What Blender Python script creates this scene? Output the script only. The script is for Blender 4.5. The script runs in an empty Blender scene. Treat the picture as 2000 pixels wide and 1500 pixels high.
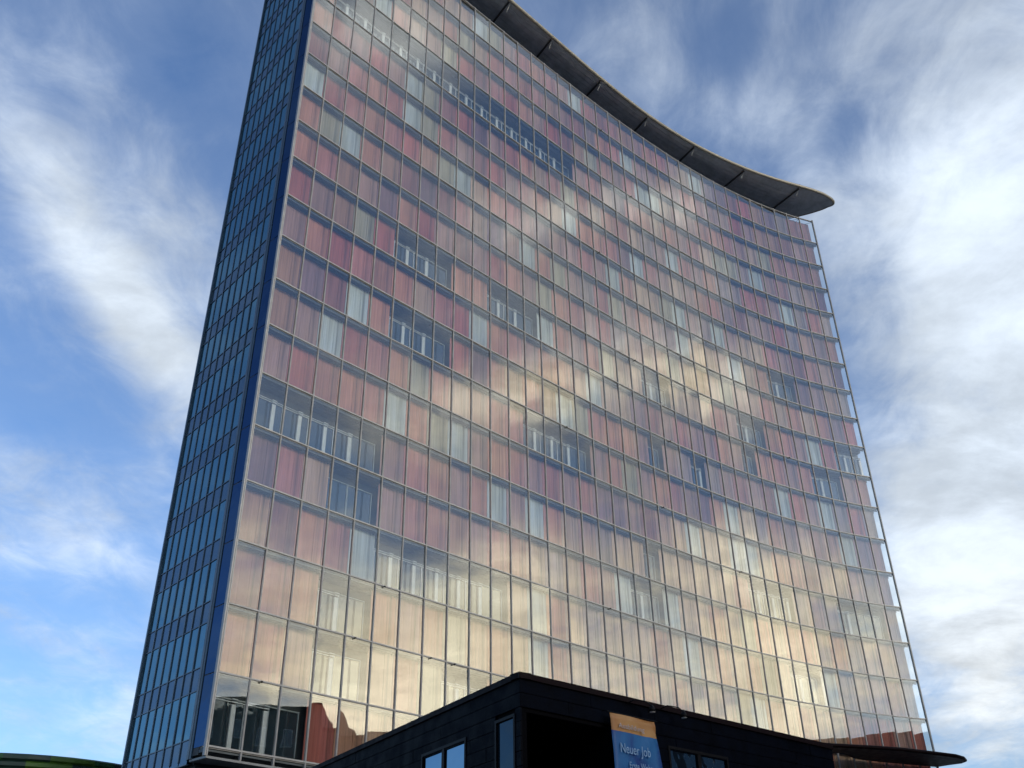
import bpy, bmesh, math, random
from mathutils import Vector, Matrix
random.seed(7)
S = bpy.context.scene
COL = S.collection
EYE = 1.6                     # camera height above the pavement
# ---------------------------------------------------------------- camera
F, PT, RL = 1911.5, 0.55558, 0.01587      # focal length in photo pixels, pitch, roll
U_ = Vector((0, -math.sin(PT), math.cos(PT))); FW = Vector((0, math.cos(PT), math.sin(PT)))
RT = Vector((math.cos(RL), 0, 0)) - math.sin(RL) * U_
UP = Vector((math.sin(RL), 0, 0)) + math.cos(RL) * U_
cam = bpy.data.cameras.new('camera'); co = bpy.data.objects.new('camera', cam); COL.objects.link(co)
cam.sensor_width = 36; cam.lens = F / 2000 * 36; cam.clip_end = 5000; cam.clip_start = 0.1
m = Matrix((RT, UP, -FW)).transposed().to_4x4(); m.translation = (0, 0, EYE); co.matrix_world = m
S.camera = co
S.view_settings.view_transform = 'Standard'; S.view_settings.look = 'None'
S.view_settings.exposure = 0.38; S.view_settings.gamma = 1; S.view_settings.use_curve_mapping = False
S.render.engine = 'CYCLES'
S.cycles.max_bounces = 6; S.cycles.transparent_max_bounces = 12; S.cycles.glossy_bounces = 4
S.cycles.diffuse_bounces = 3

def pix(px, py):
    "direction of a point of the photograph"
    return (RT * ((px - 1000) / F) + UP * ((750 - py) / F) + FW).normalized()
def wall_hit(px, py, P, n):
    d = pix(px, py); t = (P - Vector((0, 0, EYE))).dot(n) / d.dot(n)
    return Vector((0, 0, EYE)) + d * t
def level_hit(px, py, z):
    d = pix(px, py); return Vector((0, 0, EYE)) + d * ((z - EYE) / d.z)

# ---------------------------------------------------------------- tower plan (fitted to the photograph)
H, NB = 3.3, 36
Z0 = 16.117 + EYE                        # height of level 0
Wb = 1.79642
hd = []; 
for i in range(NB):
    t = (i + .5) / NB - .5; hd.append(.7534 - .26451 * t - .62341 * t * t - .90456 * t ** 3)
PX, PY = [-13.86915], [45.48796]
for a in hd: PX.append(PX[-1] + Wb * math.cos(a)); PY.append(PY[-1] + Wb * math.sin(a))
def hat(c):
    c = max(.5, min(NB - .5, c)) - .5; i = min(int(c), NB - 2); t = c - i; return hd[i] * (1 - t) + hd[i + 1] * t
def plan(c, e=0.0):
    "point c bays along the glass line, e metres towards the street"
    if c < 0: x, y = PX[0] + c * Wb * math.cos(hd[0]), PY[0] + c * Wb * math.sin(hd[0])
    elif c > NB: x, y = PX[-1] + (c - NB) * Wb * math.cos(hd[-1]), PY[-1] + (c - NB) * Wb * math.sin(hd[-1])
    else:
        i = min(int(c), NB - 1); t = c - i; x, y = PX[i] * (1 - t) + PX[i + 1] * t, PY[i] * (1 - t) + PY[i + 1] * t
    a = hat(c); return Vector((x + math.sin(a) * e, y - math.cos(a) * e, 0))
def bayM(i, k, dx=0, dy=0, dz=0):
    a = hd[i]; M = Matrix.Rotation(a, 4, 'Z'); M.translation = (PX[i], PY[i], Z0 + k * H)
    return M @ Matrix.Translation((dx, dy, dz))

# ---------------------------------------------------------------- node helper
class NT:
    def __init__(s, nt): s.t = nt; s.n = nt.nodes; s.l = nt.links
    def new(s, typ, **kw):
        n = s.n.new(typ)
        for k, v in kw.items(): setattr(n, k, v)
        return n
    def put(s, sock, v):
        if isinstance(v, bpy.types.NodeSocket): s.l.new(v, sock)
        elif v is not None: sock.default_value = v
    def m(s, op, a, b=None, c=None, clamp=False):
        n = s.new('ShaderNodeMath', operation=op); n.use_clamp = clamp
        s.put(n.inputs[0], a); s.put(n.inputs[1], b)
        if c is not None: s.put(n.inputs[2], c)
        return n.outputs[0]
    def dot(s, a, v):
        n = s.new('ShaderNodeVectorMath', operation='DOT_PRODUCT'); s.put(n.inputs[0], a); n.inputs[1].default_value = v
        return n.outputs['Value']
    def comb(s, x, y, z=0.0):
        n = s.new('ShaderNodeCombineXYZ')
        for i, v in enumerate((x, y, z)): s.put(n.inputs[i], v)
        return n.outputs[0]
    def noise(s, vec, scale, detail=4, rough=.5, dist=0.0, lac=2.0):
        n = s.new('ShaderNodeTexNoise'); s.put(n.inputs['Vector'], vec)
        n.inputs['Scale'].default_value = scale; n.inputs['Detail'].default_value = detail
        n.inputs['Roughness'].default_value = rough; n.inputs['Distortion'].default_value = dist
        n.inputs['Lacunarity'].default_value = lac
        return n.outputs['Fac']
    def ss(s, v, a, b, lo=0.0, hi=1.0):
        n = s.new('ShaderNodeMapRange', interpolation_type='SMOOTHSTEP'); s.put(n.inputs[0], v)
        for i, x in enumerate((a, b, lo, hi)): n.inputs[i + 1].default_value = x
        return n.outputs[0]
    def mix(s, f, a, b, typ='MIX'):
        n = s.new('ShaderNodeMix', data_type='RGBA', blend_type=typ)
        s.put(n.inputs['Factor'], f); s.put(n.inputs[6], a); s.put(n.inputs[7], b)
        return n.outputs[2]

# ---------------------------------------------------------------- sky
SUN_AZ, SUN_EL = math.radians(132), math.radians(15)     # clockwise from +Y
sund = Vector((math.sin(SUN_AZ) * math.cos(SUN_EL), math.cos(SUN_AZ) * math.cos(SUN_EL), math.sin(SUN_EL)))
W = bpy.data.worlds.new('World'); S.world = W; W.use_nodes = True
nt = W.node_tree; nt.nodes.clear(); N = NT(nt)
sky = N.new('ShaderNodeTexSky', sky_type='NISHITA'); sky.sun_disc = False
sky.sun_elevation = SUN_EL; sky.sun_rotation = SUN_AZ
sky.air_density = 1.0; sky.dust_density = 1.0; sky.ozone_density = 2.0
tc = N.new('ShaderNodeTexCoord').outputs['Generated']
sep = N.new('ShaderNodeSeparateXYZ'); N.put(sep.inputs[0], tc)
X_, Y_, Z_ = sep.outputs
zz = N.m('ADD', N.m('MAXIMUM', Z_, 0.0), 0.16)
pu, pv = N.m('DIVIDE', X_, zz), N.m('DIVIDE', Y_, zz)
def plane(d): return Vector((d.x / (d.z + .16), d.y / (d.z + .16)))
a_, b_ = plane(pix(20, 220)), plane(pix(330, 700)); sd = (b_ - a_).normalized()
su = N.m('ADD', N.m('MULTIPLY', pu, sd.x), N.m('MULTIPLY', pv, sd.y))
sv = N.m('ADD', N.m('MULTIPLY', pu, -sd.y), N.m('MULTIPLY', pv, sd.x))
streak = N.comb(N.m('MULTIPLY', su, 0.5), N.m('MULTIPLY', sv, 1.25), 3.1)
n1 = N.noise(streak, 2.3, 9, .56, .35)
n2 = N.noise(N.comb(pu, pv, 7.7), 1.1, 5, .5, .3)
n3 = N.noise(N.comb(N.m('MULTIPLY', su, 0.8), sv, 1.3), 9.0, 7, .62, .5)
cov = N.m('ADD', N.m('MULTIPLY', n1, 0.62), N.m('ADD', N.m('MULTIPLY', n2, 0.30), N.m('MULTIPLY', N.m('SUBTRACT', n3, .22), 0.44)))
# cloud banks: great-circle segments with soft edges
def bank(d1, d2, wdt, amp, ext=1.0, lit_=False):
    global cov, lit
    c = ((d1 + d2) / 2).normalized()
    e = (d2 - d1); L = e.length / 2 * ext + .02; e.normalize(); f = c.cross(e).normalized()
    a = N.dot(tc, tuple(e / L)); b = N.dot(tc, tuple(f * (F / wdt)))      # the antipode lies below the horizon
    g = N.m('MULTIPLY_ADD', b, b, N.m('MULTIPLY', a, a))
    if lit_: lit = N.m('MULTIPLY_ADD', N.m('POWER', .36788, g), amp, lit)
    else: cov = N.m('MULTIPLY_ADD', N.m('POWER', .36788, g), amp, cov)
BANKS = [((10, 230), (370, 760), 75, .30), ((200, 560), (360, 740), 60, .10), ((0, 930), (270, 1070), 95, .20),
         ((170, 120), (300, 420), 60, .08), ((0, 60), (200, 60), 120, .04), ((230, 1390), (280, 1370), 30, .10),
         ((420, 0), (420, 250), 70, -.05), ((330, 80), (380, 200), 90, -.12), ((60, 760), (140, 860), 70, -.10),
         ((60, 1250), (200, 1400), 150, -.02), ((0, 1130), (200, 1180), 60, -.05),
         ((1960, 100), (1990, 1000), 170, .32), ((1930, 500), (1990, 640), 80, .28), ((1830, 400), (1820, 900), 80, .16),
         ((1130, 60), (1560, 320), 85, .12), ((1560, 300), (1610, 470), 60, .10), ((1250, 20), (1330, 40), 60, .05),
         ((1600, 120), (1900, 10), 70, .08), ((1400, 60), (1440, 110), 60, -.12), ((1700, 450), (1720, 600), 40, -.03), ((1660, 420), (1770, 1080), 90, .09),
         ((1640, 240), (1760, 240), 55, -.08), ((1780, 860), (1830, 890), 50, -.06), ((1760, 1050), (1900, 1250), 110, .14),
         ((1920, 1380), (1990, 1420), 70, .10), ((1840, 860), (1950, 1330), 150, .26), ((1250, 120), (1700, 180), 150, .07)]
for p1, p2, w_, a_ in BANKS: bank(pix(*p1), pix(*p2), w_, a_)
# cloud banks over the eastern sky, read off their mirror image in the curved glass front
def mirrored(px, py):
    d = pix(px, py); best = None
    for i in range(NB):
        ex, ey = PX[i + 1] - PX[i], PY[i + 1] - PY[i]; den = d.x * ey - d.y * ex
        u_ = (d.y * PX[i] - d.x * PY[i]) / den
        off = max(0, -u_, u_ - 1)
        if best is None or off < best[0]: best = off, i, min(1, max(0, u_))
    _, i, u_ = best; a = hat(i + u_); n = Vector((math.sin(a), -math.cos(a), 0)); return (d - 2 * d.dot(n) * n).normalized()
MIRR = [((900, 770), (1150, 735), 45, .16), ((1150, 745), (1430, 740), 40, .18), ((1000, 1250), (1560, 1400), 130, .30), ((620, 1260), (900, 1350), 110, .22),
        ((1020, 1080), (1480, 1150), 60, .16), ((1080, 900), (1380, 980), 42, -.22), ((1500, 560), (1640, 900), 70, -.26), ((1400, 430), (1580, 520), 60, -.16),
        ((940, 200), (1120, 350), 50, -.24), ((700, 500), (820, 640), 45, -.16), ((1620, 1000), (1720, 1090), 50, -.20), ((640, 30), (860, 90), 60, .16),
        ((1150, 380), (1350, 450), 55, .16), ((640, 620), (760, 900), 45, .08), ((480, 780), (620, 900), 60, -.12), ((1480, 250), (1560, 350), 60, .0),
        ((1080, 560), (1300, 640), 45, .12), ((880, 520), (960, 700), 40, .10), ((560, 250), (640, 500), 60, -.10), ((1780, 1300), (1800, 1440), 40, -.2), ((1560, 1010), (1640, 1180), 40, .10), ((650, 300), (1480, 560), 230, -.10), ((1560, 450), (1720, 950), 60, -.10)]
for p1, p2, w_, a_ in MIRR: bank(mirrored(*p1), mirrored(*p2), w_, a_)
lit = 0.0                                # sunlit cores of those clouds
LIT = [((780, 825), (1080, 745), 75, .42), ((1060, 750), (1330, 744), 80, .66), ((1020, 1060), (1450, 1130), 60, .45), ((1000, 1300), (1650, 1410), 130, .35),
       ((600, 20), (900, 120), 60, .35), ((1120, 370), (1350, 440), 60, .35), ((660, 620), (900, 540), 50, .25), ((600, 1250), (850, 1330), 80, .25)]
for p1, p2, w_, a_ in LIT: bank(mirrored(*p1), mirrored(*p2), w_, a_, 1.0, True)
for p1, p2, w_, a_ in LIT: bank(mirrored(*p1), mirrored(*p2), w_ * 1.3, min(.16, a_ * .15))

east = N.dot(tc, (math.sin(math.radians(95)), math.cos(math.radians(95)), 0))
cov = N.m('ADD', cov, N.ss(east, -.1, .9, -.02, .10))
dens = N.m('ADD', N.m('MULTIPLY', N.ss(cov, .50, .98), .92), N.ss(cov, .25, .55, .0, .10))
sunp = N.dot(tc, tuple(sund))
glow = N.m('MULTIPLY', N.ss(sunp, .15, .9), N.ss(Z_, .20, .50, 1.0, 0.0))
warm = N.m('ADD', N.m('MULTIPLY', N.ss(sunp, .0, .7), N.ss(Z_, .15, .72, 1.0, 0.0)), N.m('MULTIPLY', N.ss(east, .1, .5), N.ss(Z_, .12, .42, .45, 0.0)), clamp=True)
thick = N.ss(N.noise(N.comb(N.m('MULTIPLY', pu, .8), N.m('MULTIPLY', pv, 1.0), 11.0), 3.2, 8, .62, .25), .32, .68, .76, 1.20)
ccol = N.mix(warm, (.70, .79, .90, 1), (.97, .87, .64, 1))
ccol = N.mix(N.m('MULTIPLY', lit, .9, clamp=True), ccol, (1.0, .88, .66, 1))
cbri = N.m('MULTIPLY', N.m('ADD', N.m('ADD', .84, N.m('MULTIPLY', glow, 1.85)), N.m('MULTIPLY', lit, N.ss(n3, .34, .62, .15, 1.5))), thick)
cvec = N.new('ShaderNodeVectorMath', operation='SCALE'); N.put(cvec.inputs[0], ccol); N.put(cvec.inputs['Scale'], cbri)
SKYS = 0.135
svec = N.new('ShaderNodeVectorMath', operation='SCALE'); N.put(svec.inputs[0], N.mix(1.0, sky.outputs[0], (.74, .93, 1.20, 1), 'MULTIPLY')); svec.inputs['Scale'].default_value = SKYS
fin = N.mix(dens, svec.outputs[0], cvec.outputs[0])
bg = N.new('ShaderNodeBackground'); N.put(bg.inputs[0], fin); bg.inputs[1].default_value = 1.0
W.cycles.sampling_method = 'NONE'
out = N.new('ShaderNodeOutputWorld'); N.l.new(bg.outputs[0], out.inputs[0])
sl = bpy.data.lights.new('sun', 'SUN'); sl.energy = 0.8; sl.angle = math.radians(12); sl.color = (1, .86, .68)
so = bpy.data.objects.new('sun', sl); COL.objects.link(so)
so.rotation_euler = sund.to_track_quat('Z', 'Y').to_euler(); so.location = (60, 0, 120)

# ---------------------------------------------------------------- materials
def mat(name, col, rough=.6, metal=0.0, var=.0, scale=3.0, bump=0.0, spec=.5):
    M = bpy.data.materials.new(name); M.use_nodes = True; n = NT(M.node_tree)
    b = n.n['Principled BSDF']; b.inputs['Roughness'].default_value = rough; b.inputs['Metallic'].default_value = metal
    b.inputs['Specular IOR Level'].default_value = spec
    c = tuple(col) + (1,)
    if var or bump:
        g = n.new('ShaderNodeNewGeometry').outputs['Position']
        f = n.noise(g, scale, 6, .6)
        if var:
            lo = tuple(x * (1 - var) for x in col) + (1,); hi = tuple(min(1, x * (1 + var)) for x in col) + (1,)
            N2 = n.mix(n.ss(f, .3, .7), lo, hi); n.put(b.inputs['Base Color'], N2)
            n.put(b.inputs['Roughness'], n.ss(f, .3, .7, max(.02, rough - .1), min(1, rough + .1)))
        else: b.inputs['Base Color'].default_value = c
        if bump:
            bp = n.new('ShaderNodeBump'); bp.inputs['Strength'].default_value = bump; bp.inputs['Distance'].default_value = .02
            n.put(bp.inputs['Height'], n.noise(g, scale * 8, 4)); n.put(b.inputs['Normal'], bp.outputs[0])
    else: b.inputs['Base Color'].default_value = c
    return M

PAL = dict(r=(.44, .065, .055), s=(.54, .20, .125), p=(.50, .155, .145), m=(.38, .22, .215), d=(.24, .06, .07), v=(.14, .08, .12),
           V=(.09, .016, .08), o=(.38, .19, .11), b=(.36, .31, .21), w=(.45, .48, .47), g=(.29, .245, .24), t=(.56, .39, .30))
def shutter_mat(code):
    col = PAL[code]; M = bpy.data.materials.new('shutter_' + {'V': 'plum'}.get(code, code)); M.use_nodes = True; n = NT(M.node_tree)
    b = n.n['Principled BSDF']; b.inputs['Roughness'].default_value = .55; b.inputs['Specular IOR Level'].default_value = .3
    uv = n.new('ShaderNodeUVMap').outputs[0]; sp = n.new('ShaderNodeSeparateXYZ'); n.put(sp.inputs[0], uv)
    rnd = n.new('ShaderNodeObjectInfo').outputs['Random']
    ro = n.m('MULTIPLY', rnd, 311.0)
    v1 = n.comb(sp.outputs[0], n.m('ADD', n.m('MULTIPLY', sp.outputs[1], .09), ro), 0.0)
    fine = n.noise(n.comb(n.m('MULTIPLY', sp.outputs[0], 5.5), n.m('ADD', n.m('MULTIPLY', sp.outputs[1], .12), ro)), 1.6, 5, .62)
    hair = n.noise(n.comb(n.m('MULTIPLY', sp.outputs[0], 21.0), n.m('ADD', n.m('MULTIPLY', sp.outputs[1], .10), ro), 2.0), 1.6, 3, .6)
    broad = n.noise(n.comb(n.m('MULTIPLY', sp.outputs[0], 1.3), n.m('ADD', n.m('MULTIPLY', sp.outputs[1], .2), ro), 4.0), 1.0, 2)
    per = n.noise(n.comb(n.m('ADD', ro, n.m('MULTIPLY', n.m('FLOOR', n.m('DIVIDE', sp.outputs[1], 10.0)), 1.7)), 5.0), 1.0, 1)
    f = n.m('MULTIPLY', n.ss(fine, .28, .72, .78, 1.18), n.ss(broad, .3, .7, .84, 1.14))
    f = n.m('MULTIPLY', f, n.m('MULTIPLY', n.ss(per, .3, .7, .80, 1.15), n.ss(hair, .28, .55, .80, 1.04)))
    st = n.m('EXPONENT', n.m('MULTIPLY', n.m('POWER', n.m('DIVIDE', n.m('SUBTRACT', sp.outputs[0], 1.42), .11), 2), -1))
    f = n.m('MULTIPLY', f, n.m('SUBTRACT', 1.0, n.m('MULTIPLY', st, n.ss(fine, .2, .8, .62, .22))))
    tint = n.mix(n.ss(broad, .35, .75), (1, 1, 1, 1), (.90, .94, 1.10, 1))
    c = n.mix(1.0, tuple(col) + (1,), tint, 'MULTIPLY')
    sc = n.new('ShaderNodeVectorMath', operation='SCALE'); n.put(sc.inputs[0], c); n.put(sc.inputs['Scale'], f)
    n.put(b.inputs['Base Color'], sc.outputs[0])
    return M
for k_ in 'rspmdot': PAL[k_] = (PAL[k_][0], PAL[k_][1], PAL[k_][2] * .84)
for k_ in 'rspmdvotg': PAL[k_] = tuple(a * .60 + b * .40 for a, b in zip(PAL[k_], (.38, .185, .150)))
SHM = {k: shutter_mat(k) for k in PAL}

def glass(name, base=.05, gain=.9, tint=(.92, .94, .93), wob=.004, dirt=0.0):
    M = bpy.data.materials.new(name); M.use_nodes = True; n = NT(M.node_tree); n.n.clear()
    tr = n.new('ShaderNodeBsdfTransparent'); tr.inputs[0].default_value = tuple(tint) + (1,)
    gl = n.new('ShaderNodeBsdfGlossy'); gl.inputs['Roughness'].default_value = 0.012; gl.inputs[0].default_value = (1, 1, 1, 1)
    fr = n.new('ShaderNodeFresnel'); gg = n.new('ShaderNodeNewGeometry'); g = gg.outputs['Position']
    n.put(fr.inputs[0], n.m('SUBTRACT', 1.5, n.m('MULTIPLY', gg.outputs['Backfacing'], 1.5 - 1 / 1.5)))
    rn = n.new('ShaderNodeObjectInfo').outputs['Random']
    mp = n.new('ShaderNodeMapping'); mp.inputs['Scale'].default_value = (1, 1, .45); n.put(mp.inputs[0], g)
    bp = n.new('ShaderNodeBump'); bp.inputs['Strength'].default_value = 1.0; bp.inputs['Distance'].default_value = wob
    n.put(bp.inputs['Height'], n.noise(mp.outputs[0], .8, 1.5, .4)); n.put(gl.inputs['Normal'], bp.outputs[0])
    fac = n.m('ADD', base, n.m('MULTIPLY', fr.outputs[0], gain), clamp=True)
    mx = n.new('ShaderNodeMixShader'); n.put(mx.inputs[0], fac); n.l.new(tr.outputs[0], mx.inputs[1]); n.l.new(gl.outputs[0], mx.inputs[2])
    o = n.new('ShaderNodeOutputMaterial'); n.l.new(mx.outputs[0], o.inputs[0])
    return M
def mirror_glass(name, col, refl=.35, gcol=(1, 1, 1), wob=.01):
    M = bpy.data.materials.new(name); M.use_nodes = True; n = NT(M.node_tree); n.n.clear()
    df = n.new('ShaderNodeBsdfDiffuse'); df.inputs[0].default_value = tuple(col) + (1,)
    gl = n.new('ShaderNodeBsdfGlossy'); gl.inputs['Roughness'].default_value = .03; gl.inputs[0].default_value = tuple(gcol) + (1,)
    fr = n.new('ShaderNodeFresnel'); fr.inputs[0].default_value = 1.5
    g = n.new('ShaderNodeNewGeometry').outputs['Position']
    bp = n.new('ShaderNodeBump'); bp.inputs['Distance'].default_value = wob; n.put(bp.inputs['Height'], n.noise(g, .9, 2)); n.put(gl.inputs['Normal'], bp.outputs[0])
    fac = n.m('ADD', refl, fr.outputs[0], clamp=True)
    mx = n.new('ShaderNodeMixShader'); n.put(mx.inputs[0], fac); n.l.new(df.outputs[0], mx.inputs[1]); n.l.new(gl.outputs[0], mx.inputs[2])
    o = n.new('ShaderNodeOutputMaterial'); n.l.new(mx.outputs[0], o.inputs[0])
    return M
M_glass = glass('facade_glass')
M_end = mirror_glass('end_glass', (.004, .012, .045), .0, (.038, .075, .145))
M_side = mirror_glass('side_glass', (.01, .035, .055), .22, (.31, .55, .68))
M_spand = mirror_glass('side_spandrel', (.04, .065, .09), .10, (.36, .50, .66))
M_alu = mat('aluminium', (.32, .315, .31), .42, .15, .12, 2.0)
M_alud = mat('dull_metal', (.20, .21, .215), .5, .3, .15, 2.0)
M_walk = mat('walkway_metal', (.085, .105, .12), .6, .2, .25, 1.2)
M_fin = mat('dark_fin', (.030, .060, .095), .35, .2, .2, 2)
M_body = mat('tower_body', (.05, .055, .06), .7, 0, .2, 1)
M_in = mat('dark_interior', (.007, .016, .022), .5, 0, .35, .8)
M_white = mat('white_frame', (.58, .60, .62), .4, 0, .06, 3)
M_blind = mat('pale_blind', (.34, .38, .40), .6, 0, .25, 1.5)
M_wpane = mirror_glass('window_pane', (.012, .026, .036), .06)
M_sail = mat('sail_underside', (.40, .43, .48), .6, .1, .18, 1.2)
M_rim = mat('sail_rim', (.30, .28, .24), .45, .3, .1, 2)
M_rib = mat('sail_rib', (.035, .035, .038), .6, .2, .1)
M_can = mat('canopy_dark', (.018, .012, .014), .5, 0, .3, 2)
M_green = [mat('green_metal_%s' % k, c, .5, .1, .25, 2) for k, c in (('deep', (.014, .040, .030)), ('moss', (.06, .13, .015)), ('bottle', (.02, .08, .025)))]
M_slate = mat('black_slate', (.0010, .0020, .0052), .55, 0, .4, 2.5, .25, .03)
M_slab = mat('black_core', (.003, .003, .004), .8, spec=.02)
M_cop = mat('coping', (.006, .002, .003), .6, 0, .2, 3, spec=.08)
M_bwin = mirror_glass('shop_window', (.010, .018, .025), .12, (.15, .23, .30), .02)
M_blk = mat('black_metal', (.005, .005, .006), .5, 0, spec=.1)

# ---------------------------------------------------------------- mesh helpers
class MB:
    def __init__(s): s.v = []; s.f = []; s.mi = []; s.uv = []
    def quad(s, a, b, c, d, mi=0, uv=None):
        k = len(s.v); s.v += [tuple(a), tuple(b), tuple(c), tuple(d)]; s.f.append((k, k + 1, k + 2, k + 3)); s.mi.append(mi)
        s.uv += list(uv) if uv else [(0, 0)] * 4
    def box(s, lo, hi, M=None, mi=0, uvo=None):
        P = [Vector((x, y, z)) for z in (lo[2], hi[2]) for y in (lo[1], hi[1]) for x in (lo[0], hi[0])]
        L = P
        if M is not None: P = [M @ p for p in P]
        for q in ((0, 1, 5, 4), (1, 3, 7, 5), (3, 2, 6, 7), (2, 0, 4, 6), (4, 5, 7, 6), (2, 3, 1, 0)):
            uv = [(L[i].x, L[i].z + uvo) for i in q] if uvo is not None else None
            s.quad(*[P[i] for i in q], mi=mi, uv=uv)
    def bar(s, a, b, w, h=None, mi=0):
        a, b = Vector(a), Vector(b); d = b - a; L = d.length; d.normalize()
        up = Vector((0, 0, 1)) if abs(d.z) < .95 else Vector((0, 1, 0))
        x = d.cross(up).normalized(); z = x.cross(d).normalized()
        M = Matrix((x, d, z)).transposed().to_4x4(); M.translation = a
        h = h or w; s.box((-w / 2, 0, -h / 2), (w / 2, L, h / 2), M, mi)
    def tube(s, pts, r, n=10, mi=0, caps=True):
        rings = []
        pts = [Vector(p) for p in pts]
        for i, p in enumerate(pts):
            d = (pts[min(i + 1, len(pts) - 1)] - pts[max(i - 1, 0)]).normalized()
            up = Vector((0, 0, 1)) if abs(d.z) < .95 else Vector((0, 1, 0))
            x = d.cross(up).normalized(); y = x.cross(d)
            rr = r[i] if isinstance(r, (list, tuple)) else r
            rings.append([p + x * math.cos(t * 2 * math.pi / n) * rr + y * math.sin(t * 2 * math.pi / n) * rr for t in range(n)])
        for A, B in zip(rings, rings[1:]):
            for t in range(n): s.quad(A[t], A[(t + 1) % n], B[(t + 1) % n], B[t], mi)
        if caps:
            for R_ in (rings[0], rings[-1]):
                k = len(s.v); s.v += [tuple(q) for q in R_]; s.f.append(tuple(range(k, k + n))); s.mi.append(mi); s.uv += [(0, 0)] * n
    def prism(s, poly, z0, z1, mi=0):
        n = len(poly)
        for i in range(n):
            a, b = poly[i], poly[(i + 1) % n]
            s.quad((a[0], a[1], z0), (b[0], b[1], z0), (b[0], b[1], z1), (a[0], a[1], z1), mi)
        for z in (z0, z1):
            k = len(s.v); s.v += [(p[0], p[1], z) for p in poly]; s.f.append(tuple(range(k, k + n))); s.mi.append(mi); s.uv += [(0, 0)] * n
    def mesh(s, name, mats, smooth=False):
        me = bpy.data.meshes.new(name); me.from_pydata(s.v, [], s.f)
        for M in (mats if isinstance(mats, (list, tuple)) else [mats]): me.materials.append(M)
        me.polygons.foreach_set('material_index', s.mi)
        ul = me.uv_layers.new(name='UVMap'); 
        flat = [c for f in s.f for i in f for c in s.uv[i]]
        ul.data.foreach_set('uv', flat)
        me.update()
        bm = bmesh.new(); bm.from_mesh(me)
        if smooth: bmesh.ops.remove_doubles(bm, verts=bm.verts, dist=1e-4)
        bmesh.ops.recalc_face_normals(bm, faces=bm.faces); bm.to_mesh(me); bm.free()
        if smooth: me.polygons.foreach_set('use_smooth', [True] * len(me.polygons))
        return me
def link(name, me, parent=None, M=None, **props):
    o = bpy.data.objects.new(name, me); COL.objects.link(o)
    if parent is not None: o.parent = parent; o.matrix_parent_inverse = Matrix()
    base = WM.get(parent.name, Matrix()) if parent is not None else Matrix()
    M = Matrix() if M is None else M
    WM[o.name] = M
    o.matrix_basis = base.inverted() @ M
    for k, v in props.items(): o[k] = v
    return o
WM = {}
def thing(name, loc, label, cat, group=None, rz=0):
    M = Matrix.Translation(loc) @ Matrix.Rotation(rz, 4, 'Z')
    o = link(name, None, None, M, label=label, category=cat)
    if group: o['group'] = group
    return o
def structure(name, me): return link(name, me, kind='structure')

# ---------------------------------------------------------------- ground and street
g = MB(); g.quad((-1500, -1500, 0), (1500, -1500, 0), (1500, 1500, 0), (-1500, 1500, 0))
structure('ground', g.mesh('ground', mat('ground_paving', (.16, .155, .145), .9, 0, .25, .6)))
g = MB(); g.quad((-200, -9, .004), (200, -9, .004), (200, 3.5, .004), (-200, 3.5, .004))
structure('road', g.mesh('road', mat('asphalt', (.05, .05, .052), .85, 0, .3, 2.0)))
g = MB(); g.box((-200, 3.5, .0), (42, 9, .13))
structure('pavement', g.mesh('pavement', mat('pavement_slabs', (.2, .195, .185), .9, 0, .2, 1.0)))

# ---------------------------------------------------------------- tower
LB, LT = -2, 17
ZBOT = Z0 - 2.13 * H; ZTOP = Z0 + 18 * H + .14
tower = thing('office_tower', (PX[18], PY[18], 0), 'tall curved glass office tower with red and pink shutters behind its glass', 'building')

ROW = {
 17: "psptpmsttwbmpspmwrdpomspmtwgvdrovgdd",
 16: "sprwstmsbtppspomdvspwmmomrpmmrmoodmd",
 15: "sptwstmbrdprsmrdobsmpwwtmmsspmtbsddd",
 14: "sOOOOOOOOOOOOOODmpmvpstsmptbbgwmdgmV",
 13: "spdrmwbdrvmpstpbstsptgmwpmsggrrmwgrg",
 12: "dmpsrwbpmdrmpstwsspvwpmtmsrvdmmrgovd",
 11: "wrpsprobwtspdvmmpmwsttbwmgwmttpmdpmV",
 10: "sbwsodvdptvmwsbmgpbmsmvwttmwtsODvmog",
 9:  "spomvsrmomrsmbspmrgmmmbtttbmmptstsvr",
 8:  "rmobrOODssOODwsmsbttODtttpmODssmwrOO",
 7:  "msoospstrwspmssmwttvdmpmmppmDsmoosDm"[:0],
}
ROW[7] = "msrpsstprwspmssmwttvdmpmmpmDssmsODmp"
ROW[6] = "ovdwsOODrvptstwbpssmDmgOgmpmdwrmwgrg"
ROW[5] = "smwrpsbgsposmtOOOOODmsbmspmvswtgsmvd"[:0]
ROW[5] = "omwrpsbgstospsOOOODmsbmspvsgwtgsmpmo"[:0]
ROW[5] = "omwrpsbstospOOODmsbmspmvswtgsmmdowvd"
ROW[4] = "mrpspwsbwmspmpmpvvmdmtwttwwtspdmtmgv"
ROW[3] = "OOOODmpsmswmwstmgttDtttttpOOOgmgODDv"
ROW[2] = "vptDDmpsompstgtpmwODwttstbstsptsttmv"
ROW[1] = "odspwOOOOODtwstgtttstwtstsbtODwttmdg"
ROW[0] = "dpsODsmsbtstwstgttstsgttbwststtsdrmr"
ROW[-1] = "sptODtsbOOstwsttgtstbstststwtsttsdrr"
ROW[-2] = "OODrottsstspstbtstsgtstspsrddrdrvdrd"
for k, r in ROW.items():
    if len(r) != NB: print('row', k, 'has', len(r)); ROW[k] = (r + 'spmtspmtsp')[:NB]

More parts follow.
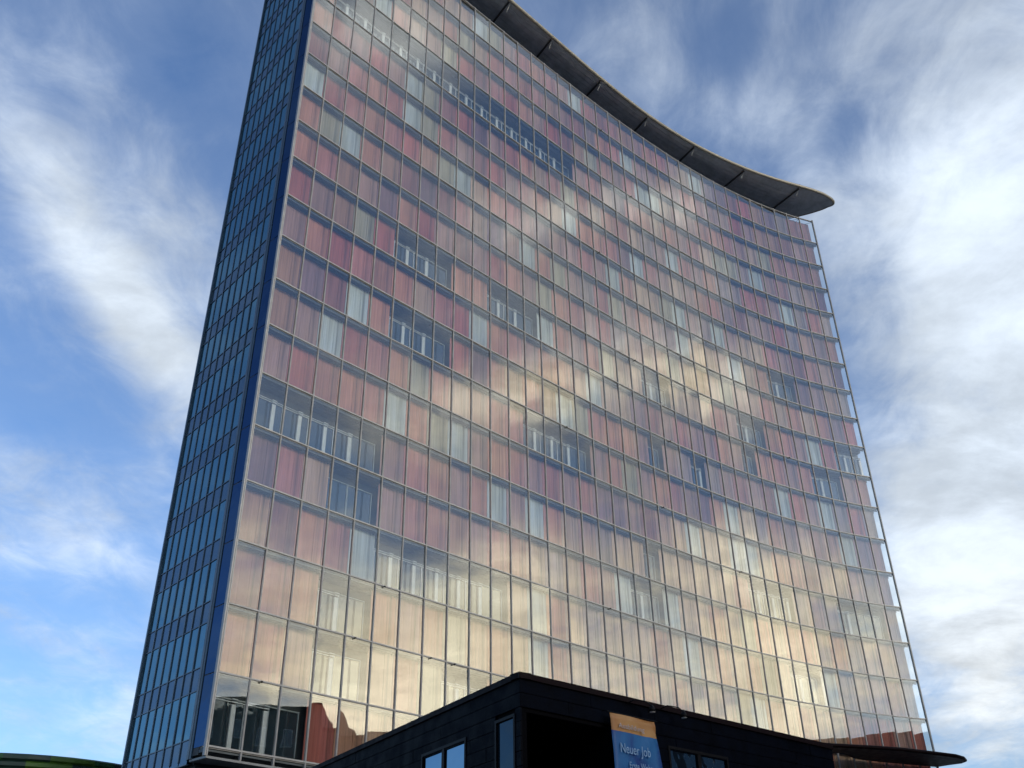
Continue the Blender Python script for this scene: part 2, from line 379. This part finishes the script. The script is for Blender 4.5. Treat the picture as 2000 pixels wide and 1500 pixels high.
# closed shutters: three folding leaves; visibility size decides which are parts of their own
def shutter_mb(mb, M, top, mi, uvo, variant=0):
    leafs = [(.012, .590), (.600, 1.190), (1.200, 1.784)]
    for j, (x0, x1) in enumerate(leafs):
        dy = (0, .006, 0)[j] if variant == 0 else (.0, .03, .008)[j]
        mb.box((x0, dy, .10), (x1, dy + .03, top), M, mi, uvo)
SHD = .56                       # cavity depth
codes = list(PAL)
sh_mesh = {}
for c in codes:
    for v in (0, 1):
        for tp, tag in ((H - .06, 'f'), (H * .97, 't')):
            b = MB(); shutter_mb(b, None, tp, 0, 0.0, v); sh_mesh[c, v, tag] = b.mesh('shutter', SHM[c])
def px_size(i, k):
    d = math.hypot(PX[i], PY[i]); z = (k + .5) * H + Z0 - EYE
    if i < 7 and k > 13 - i * .5 + 1: vis = 0.0      # above the frame
    else: vis = 1.0
    return vis * 1000 / (d * d + z * z)
closed = [(i, k) for k in ROW for i in range(NB) if ROW[k][i] not in 'OD']
closed.sort(key=lambda q: -px_size(*q))
big = set(closed[:300]); rest = MB()
for (i, k) in closed:
    c = ROW[k][i]; top = k == 17; v = random.random() < .3
    M = bayM(i, k, .2, SHD)
    if i == NB - 1: M = M @ Matrix.Diagonal((.79, 1, 1, 1))
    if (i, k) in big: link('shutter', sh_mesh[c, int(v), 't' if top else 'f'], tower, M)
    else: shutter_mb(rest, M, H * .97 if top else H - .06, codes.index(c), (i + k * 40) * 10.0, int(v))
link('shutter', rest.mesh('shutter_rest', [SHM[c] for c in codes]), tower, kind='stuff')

# open bays: set-back windows with white frames, a pale vent leaf, slid-away shutter edge
fr = MB()
fr.box((.0, .02, 2.30), (1.79, .10, 2.34)); fr.box((.0, .02, 2.42), (1.79, .10, 2.45)); fr.box((.44, .02, .2), (.48, .10, 2.30))
fr.box((.0, .0, .08), (1.79, .12, .20)); fr.box((1.50, -.05, .20), (1.74, .05, 2.20)); fr.box((1.48, -.08, 2.27), (1.78, -.02, 2.33)); fr.box((1.48, -.08, 2.41), (1.78, -.02, 2.46))
fr_open = fr.mesh('window_frame', M_white)
fr = MB(); fr.box((.0, .0, 2.42), (1.79, .10, 2.46)); fr.box((.0, .0, .08), (1.79, .12, .2)); fr.box((.0, .02, .2), (.04, .10, 2.42)); fr.box((1.75, .02, .2), (1.79, .10, 2.42))
fr_dark = fr.mesh('window_frame_plain', M_blind)
pn = MB(); pn.box((.02, .07, .2), (1.77, .09, 2.40)); pane_me = pn.mesh('pane', M_wpane)
for k in ROW:
    for i in range(NB):
        c = ROW[k][i]
        if c in 'OD':
            w = link('window', fr_open if c == 'O' else fr_dark, tower, bayM(i, k, 0, .85))
            link('pane', pane_me, w, bayM(i, k, 0, .85))
# special: broad window group near the lower left
# inner wall, floor slab edges, body
S0 = Vector((-14.80, 46.36, 0)); S1 = Vector((-19.75, 51.77, 0)); us = (S1 - S0).normalized(); ns = Vector((-us.y, us.x, 0))
if ns.dot(-S0) < 0: ns = -ns
fl = [plan(i, -1.10) for i in range(NB + 1)]; fl[0] = S0 - ns * .12 + Vector((.12, .12, 0))
bk = [plan(i, -8.2) for i in range(NB, -1, -1)]; bk[-1] = S1 - ns * .10
poly = [p for p in fl] + bk
b = MB(); b.prism(poly, 9.2, Z0 + 17.70 * H); link('core', b.mesh('core', M_in), tower)
b = MB()
for k in range(LB, 18):
    for i in range(NB):
        b.box((0, .64, -.30), (Wb, 1.095, .08), bayM(i, k))
link('slab_edge', b.mesh('slab_edge', M_body), tower, kind='stuff')
# walkways with grating and transom at each level
for k in range(LB, 19):
    z = Z0 + k * H; b = MB(); t = MB()
    for i in range(NB):
        M = bayM(i, k)
        if k < 18:
            b.box((0, .11, -.10), (Wb, .49, -.0), M)
            for q in (.12, .44): b.box((0, q, -.20), (Wb, q + .05, -.10), M)
            b.box((.0, .11, -.23), (.05, .60, -.101), M)
        else:
            b.bar(M @ Vector((0, .05, -.1)), M @ Vector((Wb / 2, .9, -.1)), .035); b.bar(M @ Vector((Wb / 2, .9, -.1)), M @ Vector((Wb, .05, -.1)), .035)
            b.bar(M @ Vector((0, .9, -.1)), M @ Vector((Wb, .9, -.1)), .05)
            b.bar(M @ Vector((0, .9, -.1)), M @ Vector((0, .05, -.12)), .04)
        t.box((0, -.04, -.045), (Wb, .03, .03), M); t.box((0, .03, -.09), (Wb, .10, .05), M)
    if k < 18:                       # bracket out to the end post
        M = bayM(NB - 1, k); b.box((Wb, .05, -.08), (Wb + .10, .5, 0), M)
        b.tube([M @ Vector((Wb - .35, .28, -.24)), M @ Vector((Wb + .04, .28, -.24))], .07, 8)
    link('walkway' if k < 18 else 'top_truss', b.mesh('walkway', M_walk if k < 18 else M_alud), tower)
    link('transom', t.mesh('transom', M_alu), tower)
# vertical mullions
for i in range(NB + 1):
    M = bayM(min(i, NB - 1), 0, Wb if i == NB else 0); b = MB(); z0, z1 = ZBOT - Z0, ZTOP - Z0
    if i == 0:
        b.box((-.10, -.07, z0), (-.02, .10, z1), M); b.box((.0, -.07, z0), (.06, .10, z1), M); b.box((-.02, -.03, z0), (.0, .10, z1), M); nm = 'corner_post'
    elif i == NB:
        b.tube([M @ Vector((.02, 0, z0)), M @ Vector((.02, 0, z1))], .10, 12); nm = 'end_post'
    else:
        b.box((-.036, -.05, z0), (-.008, .09, z1), M); b.box((.008, -.05, z0), (.036, .09, z1), M); b.box((-.008, -.02, z0), (.008, .09, z1), M); nm = 'mullion'
    link(nm, b.mesh(nm, M_alu if i < NB else M_alud), tower)
# small dark fixings on a few nodes
fx = MB(); fx.tube([(0, -.12, 0), (0, -.04, 0)], .05, 8); fxm = fx.mesh('fixing', M_blk)
for (i, k) in ((20, 5), (21, 7), (19, 9), (17, 12), (20, 15), (18, 17), (14, 6), (16, 2), (5, 1), (8, 0), (7, 0), (4, 0), (1, -1), (30, 8), (25, 4)):
    link('fixing', fxm, tower, bayM(i, k, .6, 0, -.06))
# outer glass
gb = MB(); gb.box((.05, -.006, .04), (Wb - .05, .006, H - .06)); gm = gb.mesh('glass_pane', M_glass)
panes = [(i, k) for k in range(LB, 18) for i in range(NB)]; panes.sort(key=lambda q: -px_size(*q))
rg = MB()
for n_, (i, k) in enumerate(panes):
    rz, rx = random.gauss(0, .0055), random.gauss(0, .005)
    M = bayM(i, k, Wb / 2, .02, H / 2) @ Matrix.Rotation(rz, 4, 'Z') @ Matrix.Rotation(rx, 4, 'X') @ Matrix.Translation((-Wb / 2, 0, -H / 2))
    if n_ < 300: link('glass_pane', gm, tower, M)
    else: rg.box((.05, -.006, .04), (Wb - .05, .006, H - .06), M)
link('glass_pane', rg.mesh('glass_rest', M_glass), tower, kind='stuff')
# bottom soffit of the glass skin
b = MB()
for i in range(NB): b.box((0, -.05, ZBOT - Z0 - .1), (Wb, 1.3, ZBOT - Z0), bayM(i, 0))
link('soffit', b.mesh('soffit', M_alud), tower)
b = MB(); b.prism([plan(i, -2.6) for i in range(NB + 1)] + [plan(i, -7.6) for i in range(NB, -1, -1)], 0, 9.2)
link('base_storeys', b.mesh('base_storeys', M_bwin), tower)

# ---------------------------------------------------------------- north end: glass return and narrow side facade
c0 = plan(0); e0 = S0 + ns * .02
def sideM(P, d, z):
    M = Matrix((d, Vector((-d.y, d.x, 0)), Vector((0, 0, 1)))).transposed().to_4x4(); M.translation = (P.x, P.y, z); return M
dv = (e0 - c0); Lr = dv.length; dv.normalize()
eb = MB(); eb.box((.14, -.02, .03), (Lr - .16, .02, H - .03)); em = eb.mesh('end_pane', M_end)
for k in range(LB, 18): link('end_pane', em, tower, sideM(c0, dv, Z0 + k * H))
b = MB(); b.box((Lr - .16, -.05, ZBOT), (Lr + .04, .06, ZTOP), sideM(c0, dv, 0)); link('return_post', b.mesh('return_post', M_fin), tower)
SL = (S1 - S0).length; NSP = 8; sw = (SL - .25) / NSP
wp = MB(); wp.box((.05, -.02, .50 + .03), (sw - .05, .02, 2.70 - .03)); wpm = wp.mesh('side_window', M_side)
sp_ = MB(); sp_.box((.05, -.035, -.60 + .03), (sw - .05, .02, .50 - .03)); spm = sp_.mesh('spandrel', M_spand)
sgn = 1 if Vector((-us.y, us.x, 0)).dot(ns) > 0 else -1
for j in range(NSP):
    for k in range(LB, 18):
        M = sideM(S0 + us * (.22 + j * sw), us, Z0 + k * H) @ Matrix.Rotation(random.gauss(0, .004), 4, 'Z')
        link('side_window', wpm, tower, M); link('spandrel_panel', spm, tower, M)
for j in range(NSP + 1):
    b = MB(); x = .22 + j * sw; y0, y1 = sorted((-.12 * sgn, .07 * sgn)); b.box((x - .04, y0, ZBOT), (x + .05, y1, Z0 + 17.9 * H), sideM(S0, us, 0))
    link('fin', b.mesh('fin', M_fin), tower)
b = MB()
for k in range(LB, 19):
    for dz in (.50, -.60):
        y0, y1 = sorted((-.1 * sgn, .055 * sgn)); b.box((.2, y0, Z0 + k * H + dz - .025), (SL, y1, Z0 + k * H + dz + .025), sideM(S0, us, 0))
link('joint_rail', b.mesh('joint_rail', M_fin), tower, kind='stuff')
b = MB(); y0, y1 = sorted((-.3 * sgn, .10 * sgn)); b.box((0, y0, ZBOT), (.17, y1, Z0 + 17.9 * H), sideM(S0, us, 0)); b.box((SL - .04, -.25, ZBOT), (SL + .10, .14, Z0 + 17.9 * H), sideM(S0, us, 0))
link('edge_trim', b.mesh('edge_trim', M_fin), tower)
b = MB(); b.box((0, -.14, ZBOT - .2), (SL, .10, Z0 + 17.9 * H), sideM(S0 - ns * .3, us, 0)); link('side_backing', b.mesh('side_backing', M_in), tower)

# ---------------------------------------------------------------- roof sail
ZS = 78.0 + EYE
front = [(-2, 1.6), (4, 1.6), (9, 1.5), (13.9, 1.32), (18.0, 1.09), (22.0, .95), (26.0, 1.12), (30.1, 1.61), (34.4, 2.19), (36.0, 2.14), (36.75, 1.9), (37.3, 1.54), (37.5, 1.05), (37.3, .5), (37.0, -.3), (36.1, -1.92), (34, -5.0), (31.5, -6.8)]
def smooth(pts, n=4):
    o = []
    for i in range(len(pts) - 1):
        p0, p1, p2, p3 = pts[max(i - 1, 0)], pts[i], pts[i + 1], pts[min(i + 2, len(pts) - 1)]
        for j in range(n):
            t = j / n; o.append(tuple(.5 * (2 * b_ + (c_ - a_) * t + (2 * a_ - 5 * b_ + 4 * c_ - d_) * t * t + (-a_ + 3 * b_ - 3 * c_ + d_) * t ** 3) for a_, b_, c_, d_ in zip(p0, p1, p2, p3)))
    return o + [pts[-1]]
fs = smooth(front); back = [(c, -7.0) for c in range(30, -3, -2)]
b = MB(); ol = [plan(c, e) for c, e in fs + back]
b.prism([(p.x, p.y) for p in ol], ZS + .02, ZS + .36); sailo = link('roof_sail', b.mesh('roof_sail', M_sail), tower)
b = MB(); b.tube([plan(c, e) + Vector((0, 0, ZS + .17)) for c, e in fs], .19, 10); link('rim', b.mesh('rim', M_rim, True), sailo)
RIBS = [((996, 0), (968, 36)), ((1078, 74), (1051, 108)), ((1174, 156), (1148, 184)), ((1264.8, 227), (1240, 254)), ((1356.8, 285), (1327, 314)), ((1455, 331), (1416, 363)), ((1562, 366), (1512, 405))]
for p_, q_ in RIBS:
    P, Q = level_hit(p_[0], p_[1], ZS), level_hit(q_[0], q_[1], ZS); d_ = (Q - P).normalized(); Q = Q + d_ * 3
    b = MB(); b.bar(P + d_ * .1 + Vector((0, 0, -.02)), Q + Vector((0, 0, -.02)), .14, .26); b.bar(P + d_ * .2 + Vector((0, 0, .2)), P - d_ * .12 + Vector((0, 0, .22)), .14, .34)
    link('rib', b.mesh('rib', M_rib), sailo)
    b = MB(); b.bar(P + d_ * .6 + Vector((.3, 0, -.0)), P + d_ * 1.1 + Vector((.3, 0, -.5)), .04, .04); link('stay', b.mesh('stay', M_white), sailo)
bo = MB()                                           # long boards of the underside
for j in range(15):
    e1 = .65 - j * .46
    for c in range(-1, 35):
        if c > 31 and e1 < -3.5: continue
        bo.bar(plan(c, e1) + Vector((0, 0, ZS + .01)), plan(c + 1, e1) + Vector((0, 0, ZS + .01)), .435, .05)
link('underside_boards', bo.mesh('underside_boards', M_sail), sailo, kind='stuff')
# slim struts carrying the sail
for c in (6, 14, 22, 30):
    b = MB(); p = plan(c, -4.0); b.tube([Vector((p.x, p.y, Z0 + 17.6 * H)), Vector((p.x, p.y, ZS + .1))], .14, 8); link('sail_strut', b.mesh('sail_strut', M_rib), tower)

# ---------------------------------------------------------------- low canopy at the foot of the tower
ZC = 15.5 + EYE
cpx = [(1560, 1453), (1622, 1459), (1700, 1463), (1760, 1467), (1828, 1475), (1868, 1480), (1882, 1484), (1886, 1488), (1878, 1491), (1855, 1494), (1830, 1498), (1765, 1492), (1700, 1486), (1672, 1482), (1650, 1472), (1622, 1469), (1560, 1466)]
cpl = [level_hit(x, y, ZC) for x, y in cpx]
b = MB(); b.prism([(p.x, p.y) for p in cpl], ZC, ZC + .28); link('lower_canopy', b.mesh('lower_canopy', M_can), tower)
cano = [o for o in COL.objects if o.name.startswith('lower_canopy')][0]
b = MB(); b.tube([p + Vector((0, 0, .14)) for p in cpl], .15, 8); link('rim', b.mesh('canopy_rim', M_cop, True), cano)
pc = plan(36, 0); b = MB(); b.tube([Vector((pc.x + .1, pc.y, 0)), Vector((pc.x + .1, pc.y, ZBOT))], .22, 12); link('column', b.mesh('column', M_blk), tower)

# ---------------------------------------------------------------- green round pavilion behind
az = math.radians(-25.2); D = 75.0; R = 9.6; cx, cy = D * math.sin(az), D * math.cos(az); ZP = .1842 * (D - R) + EYE
pav = thing('round_pavilion', (cx, cy, 0), 'low round pavilion clad in dark green ribbed metal, left behind the tower', 'pavilion')
T = WM[pav.name]
b = MB(); b.prism([(cx + (R - .1) * math.cos(t * math.pi / 36), cy + (R - .1) * math.sin(t * math.pi / 36)) for t in range(72)], 3.5, ZP - .1); link('drum', b.mesh('drum', M_green[0]), pav)
b = MB(); b.prism([(cx + 5 * math.cos(t * math.pi / 24), cy + 5 * math.sin(t * math.pi / 24)) for t in range(48)], 0, 3.5); link('foot', b.mesh('foot', M_slab), pav)
nr = 26; hz = (ZP - 3.5) / nr
for j in range(nr):
    b = MB(); z = 3.5 + j * hz
    for t in range(48):
        a0, a1 = t * 2 * math.pi / 48, (t + 1) * 2 * math.pi / 48
        mi = [0, 1, 2, 1, 0][int((t * 7 + j // 4 * 3) % 5)] if (t // 3 + j // 5) % 2 else (t // 4) % 3
        for (r0, z_a, r1, z_b) in ((R - .08, z, R + .06, z + hz * .25), (R + .06, z + hz * .25, R + .06, z + hz * .75), (R + .06, z + hz * .75, R - .08, z + hz)):
            b.quad((cx + r0 * math.cos(a0), cy + r0 * math.sin(a0), z_a), (cx + r0 * math.cos(a1), cy + r0 * math.sin(a1), z_a),
                   (cx + r1 * math.cos(a1), cy + r1 * math.sin(a1), z_b), (cx + r1 * math.cos(a0), cy + r1 * math.sin(a0), z_b), mi)
    link('metal_rib', b.mesh('metal_rib', M_green), pav)

# ---------------------------------------------------------------- black corner building in front
ZR = 6.5 + EYE
P0 = level_hit(1015, 1313, ZR); PL = level_hit(620, 1495, ZR); PR = level_hit(1623, 1455, ZR)
ul = (PL - P0); ul.z = 0; LLv = ul.length; ul.normalize(); uf = (PR - P0); uf.z = 0; LF = uf.length; uf.normalize()
nl = Vector((-ul.y, ul.x, 0)); nl = nl if nl.dot(-P0) > 0 else -nl
nf = Vector((-uf.y, uf.x, 0)); nf = nf if nf.dot(-P0) > 0 else -nf
LL = 19.0; G0 = Vector((P0.x, P0.y, 0))
blk = thing('corner_building', G0, 'low black clad building with flat roof in front of the tower foot', 'building')
def onF(px, py): h = wall_hit(px, py, P0, nf); return (h - P0).dot(uf), h.z
def onL(px, py): h = wall_hit(px, py, P0, nl); return (h - P0).dot(ul), h.z
zr = onL(1004, 1392)[1]                                     # head of the corner recess
sN = onF(1190, 1420)[0]
A = G0 - nl * .06 - nf * .06; DEP = 9.0
def inw(P, d): return P
full = [G0 + uf * LF - nf * .06, G0 - nf * .06 - nl * .06, G0 + ul * LL - nl * .06, G0 + ul * LL + uf * DEP, G0 + uf * LF + ul * DEP]
full[0] = G0 + uf * (LF - .04) - nf * .06
b = MB(); b.prism([(p.x, p.y) for p in full], zr, ZR - .12)
RD = 2.6
low = [G0 + uf * LF - nf * .06, G0 + uf * sN - nf * .06, G0 + uf * sN - nf * RD, G0 + ul * RD - nl * .25, G0 - nl * .25 - nf * .10, G0 - nf * .06 - nl * .06, G0 + ul * LL - nl * .06, G0 + ul * LL + uf * DEP, G0 + uf * LF + ul * DEP]
b.prism([(p.x, p.y) for p in low], 0, zr); link('shell', b.mesh('shell', M_slab), blk)
# windows measured in the photograph
wl1 = [onL(970, 1414), onL(1003, 1400)]; wl2 = [onL(826, 1483), onL(908, 1446)]; wf1 = [onF(1308, 1462), onF(1418, 1480)]
WL = [(wl1[1][0], wl1[0][0], wl1[1][1] - 2.35, wl1[1][1]), (wl2[1][0], wl2[0][0], wl2[1][1] - 1.9, wl2[1][1])]
WF = [(wf1[0][0], wf1[1][0], wf1[0][1] - 2.4, wf1[0][1])]
def faceM(u, n):
    v = Vector((-u.y, u.x, 0)); M = Matrix((u, n, Vector((0, 0, 1)))).transposed().to_4x4(); M.translation = G0; return M
ML, MF = faceM(ul, nl), faceM(uf, nf)
def cut(segs, holes):
    for (h0, h1) in holes:
        o = []
        for (a, c) in segs:
            if h1 <= a or h0 >= c: o.append((a, c))
            else:
                if h0 - a > .05: o.append((a, h0))
                if c - h1 > .05: o.append((h1, c))
        segs = o
    return segs
def board_face(M, L, wins, z_hi, rec=None):
    RH = .33; z = z_hi; row = 0; low_ = MB()
    while z > .3:
        za, zb = max(z - RH, .05), z
        off = (row % 3) * .8; x = -off
        while x < L:
            a, c = max(x, .0), min(x + 2.4, L)
            if c - a > .03:
                holes = [(w[0] - .06, w[1] + .06) for w in wins if w[2] < zb and w[3] > za + .1]
                if rec and za < zr - .1: holes.append(rec)
                for (p, q) in cut([(a, c)], holes):
                    dp = random.uniform(-.004, .006)
                    bb = MB(); tgt = bb if row < 12 else low_
                    tgt.box((p + .006, -.05, za + .012), (q - .006, .0 + dp, zb - .004), M)
                    if row < 12: link('cladding_board', bb.mesh('cladding_board', M_slate), blk)
            x += 2.4
        z -= RH; row += 1
    link('lower_cladding', low_.mesh('lower_cladding', M_slate), blk, kind='stuff')
board_face(ML, LL, WL, ZR - .14); board_face(MF, LF, WF, ZR - .14, (-.1, sN))
b = MB()
b.box((-.05, -.30, ZR - .14), (LL, .05, ZR), ML); b.box((-.05, -.30, ZR - .139), (LF + .03, .052, ZR + .001), MF); link('coping', b.mesh('coping', M_cop), blk)
def window(M, w, n):
    s0, s1, z0, z1 = w; s0, s1 = min(s0, s1), max(s0, s1)
    b = MB()
    for (x0, x1, za, zb) in ((s0 - .07, s0, z0, z1), (s1, s1 + .07, z0, z1), (s0 - .07, s1 + .07, z1, z1 + .07), (s0 - .07, s1 + .07, z0 - .07, z0)):
        b.box((x0, -.055, za), (x1, .02, zb), M)
    for q in range(1, n): x = s0 + (s1 - s0) * q / n; b.box((x - .07, -.055, z0), (x + .07, .01, z1), M)
    o = link('window', b.mesh('window', M_blk), blk)
    for q in range(n):
        b = MB(); b.box((s0 + (s1 - s0) * q / n + .01, -.055, z0 + .01), (s0 + (s1 - s0) * (q + 1) / n - .01, -.035, z1 - .01), M); link('pane', b.mesh('pane', M_bwin), o)
window(ML, WL[0], 1); window(ML, WL[1], 2); window(MF, WF[0], 2)

# ---------------------------------------------------------------- banner and its lamps
def onB(px, py): h = wall_hit(px, py, P0 + nf * .22, nf); return (h - P0).dot(uf), h.z
s_a, z_a = onB(1190, 1396); s_b, z_b = onB(1279, 1411); bw = s_b - s_a
zt = (z_a + z_b) / 2 + .03; BH = 3.6; BO = .22
def cloth_tex(name, c1, c2):
    M = mat(name, c1, .6); n = NT(M.node_tree); g = n.new('ShaderNodeTexCoord').outputs['Object']
    mp = n.new('ShaderNodeMapping'); mp.inputs['Rotation'].default_value = (0, .4, 0); mp.inputs['Scale'].default_value = (.35, 1, .8); n.put(mp.inputs[0], g)
    n.put(n.n['Principled BSDF'].inputs['Base Color'], n.mix(n.ss(n.noise(mp.outputs[0], 1.3, 3, .5, .6), .38, .66), tuple(c1) + (1,), tuple(c2) + (1,))); return M
M_or = cloth_tex('banner_orange', (.34, .15, .045), (.42, .23, .08)); M_bl = cloth_tex('banner_blue', (.003, .035, .19), (.010, .12, .32)); M_let = mat('banner_lettering', (.20, .34, .52), .6); M_let2 = mat('banner_small_lettering', (.36, .32, .33), .6)
BM = MF @ Matrix.Translation((s_a, BO, zt))
ban = thing('banner', (BM @ Vector((0, 0, 0))), 'hanging orange and blue cloth banner reading Neuer Job on the black wall', 'banner')
b = MB(); nu, nv = 12, 26
def bp_(i, j):
    u, v = i / nu, j / nv; pinch = .045 * math.exp(-((v - .05) / .08) ** 2) * (1 if u > .5 else .4)
    x = bw * (u * (1 + .10 * min(v * 3, 1)) ) + (.05 * min(v * 4, 1)) * (1 - u) - pinch * (u - .5) * 2
    return BM @ Vector((x, .03 * math.sin(u * 5 + v * 3) + .05 * math.exp(-((u + v * 1.6 - 1.05) / .06) ** 2) * (u > .6), -BH * v))
for j in range(nv):
    for i in range(nu):
        v = (j + .5) / nv; b.quad(bp_(i, j), bp_(i + 1, j), bp_(i + 1, j + 1), bp_(i, j + 1), 0 if v < .125 else 1)
me = b.mesh('cloth', [M_or, M_bl], True)
cl = link('cloth', me, ban)
sm = cl.modifiers.new('thick', 'SOLIDIFY'); sm.thickness = .006; sm.offset = -1
def text(s, size, x, z, M_, cond=1.0):
    cu = bpy.data.curves.new('t', 'FONT'); cu.body = s; cu.size = size; cu.extrude = .003; cu.space_character = 1.02
    ob = bpy.data.objects.new('t', cu); COL.objects.link(ob); dg = bpy.context.evaluated_depsgraph_get(); dg.update()
    me = bpy.data.meshes.new_from_object(ob.evaluated_get(dg)); COL.objects.unlink(ob); bpy.data.objects.remove(ob)
    me.materials.clear(); me.materials.append(M_)
    L = BM @ Matrix.Translation((x, .075, z)) @ Matrix(((cond, 0, 0, 0), (0, 0, 1, 0), (0, 1, 0, 0), (0, 0, 0, 1)))
    link('lettering', me, ban, L)
text('Neuer Job', .33, bw * .14, -.93, M_let, .80); text('Erste Wohnung', .235, bw * .31, -1.28, M_let, .74); text('Noch', .235, bw * .22, -1.72, M_let, .8)
text('Ausbildung', .17, bw * .14, -.34, M_let2, 1.25)
b = MB(); b.tube([BM @ Vector((-.08, 0, .02)), BM @ Vector((bw + .08, 0, .02))], .018, 8)
for x in (0, bw): b.tube([BM @ Vector((x, 0, .02)), BM @ Vector((x, -BO, .10))], .012, 6)
link('hanging_rod', b.mesh('hanging_rod', M_blk), ban)
def lamp(px, py, lab):
    s, z = onF(px, py); P = MF @ Vector((s, .38, z))
    o = thing('wall_lamp', P, lab, 'lamp', 'lamps over the banner')
    b = MB(); b.tube([MF @ Vector((s - .55, .02, z + .10)), MF @ Vector((s - .5, .25, z + .16)), MF @ Vector((s - .2, .38, z + .13)), MF @ Vector((s, .38, z + .05))], .016, 6); link('arm', b.mesh('arm', M_blk), o)
    b = MB(); b.tube([P + Vector((0, 0, .07)), P + Vector((0, 0, .0)), P - Vector((0, 0, .10))], [.03, .07, .10], 12); link('lamp_head', b.mesh('lamp_head', M_blk, True), o)
    b = MB(); b.tube([P - Vector((0, 0, .095)), P - Vector((0, 0, .115))], .075, 12); link('lens', b.mesh('lens', M_white), o)
lamp(1252, 1388, 'small black lamp on a curved arm above the banner, left of the pair')
lamp(1314, 1399, 'small black lamp on a curved arm right of the banner')

# ---------------------------------------------------------------- buildings across the street (some seen in the tower's glass, some unseen and added to block light)
M_win2 = mirror_glass('house_window', (.03, .035, .04), .06)
def house(x0, y0, x1, y1, h, col, label, roof=None, side='W'):
    o = thing('apartment_building', ((x0 + x1) / 2, (y0 + y1) / 2, 0), label, 'building')
    Mw = mat('render_wall', col, .85, 0, .15, .8); b = MB(); b.box((x0, y0, 0), (x1, y1, h)); link('wall', b.mesh('wall', Mw), o)
    b = MB(); b.box((x0 - .4, y0 - .02, h), (x1 + .4, y1 + .02, h + .35)); rf = link('roof', b.mesh('roof', M_can), o)
    if roof:
        b = MB(); b.box((x0 + 3, y0 + 2, h + .35), (x0 + 4.2, y0 + 3.4, h + 1.9)); link('chimney', b.mesh('chimney', Mw), rf)
    nfz = int(h // 3.3)
    fm = MB(); fm.box((-.08, -.65, -.05), (.03, .65, 0.03)); fm.box((-.08, -.65, 1.75), (.03, .65, 1.83)); fm.box((-.08, -.65, 0), (.03, -.57, 1.8)); fm.box((-.08, .57, 0), (.03, .65, 1.8)); fme = fm.mesh('window', M_white)
    pm = MB(); pm.box((-.02, -.57, 0.03), (.0, .57, 1.75)); pme = pm.mesh('pane', M_win2)
    if side == 'W': L = y1 - y0; pos = lambda t, z: Matrix.Translation((x0 - .02, y0 + t, z))
    else: L = x1 - x0; pos = lambda t, z: Matrix.Translation((x0 + t, y1 + .02, z)) @ Matrix.Rotation(-math.pi / 2, 4, 'Z')
    n = int(L // 3.2)
    for f in range(nfz):
        for q in range(n):
            M = pos((q + .5) * L / n, 1.1 + f * 3.3); w = link('window', fme, o, M); link('pane', pme, w, M)
house(50, 20, 64, 43.5, 28.0, (.12, .10, .09), 'tall brown apartment block across the street with chimney stack', True)
house(50, 43.6, 63, 57, 25.4, (.16, .14, .12), 'grey apartment block across the street between two taller neighbours')
house(50, 57.1, 62, 90, 23.0, (.10, .09, .09), 'long dark apartment block across the street beside the tower end')
house(48, -20, 62, 19.8, 19.5, (.18, .16, .14), 'unseen pale grey apartment block added behind the viewer to block light')  # unseen house, added to keep light off the black building's front
house(-30, -32, 46, -20.1, 19.0, (.15, .12, .10), 'unseen long brown apartment row added behind the viewer as a light blocker', True, 'N')  # unseen row, added to shade the front of the corner building
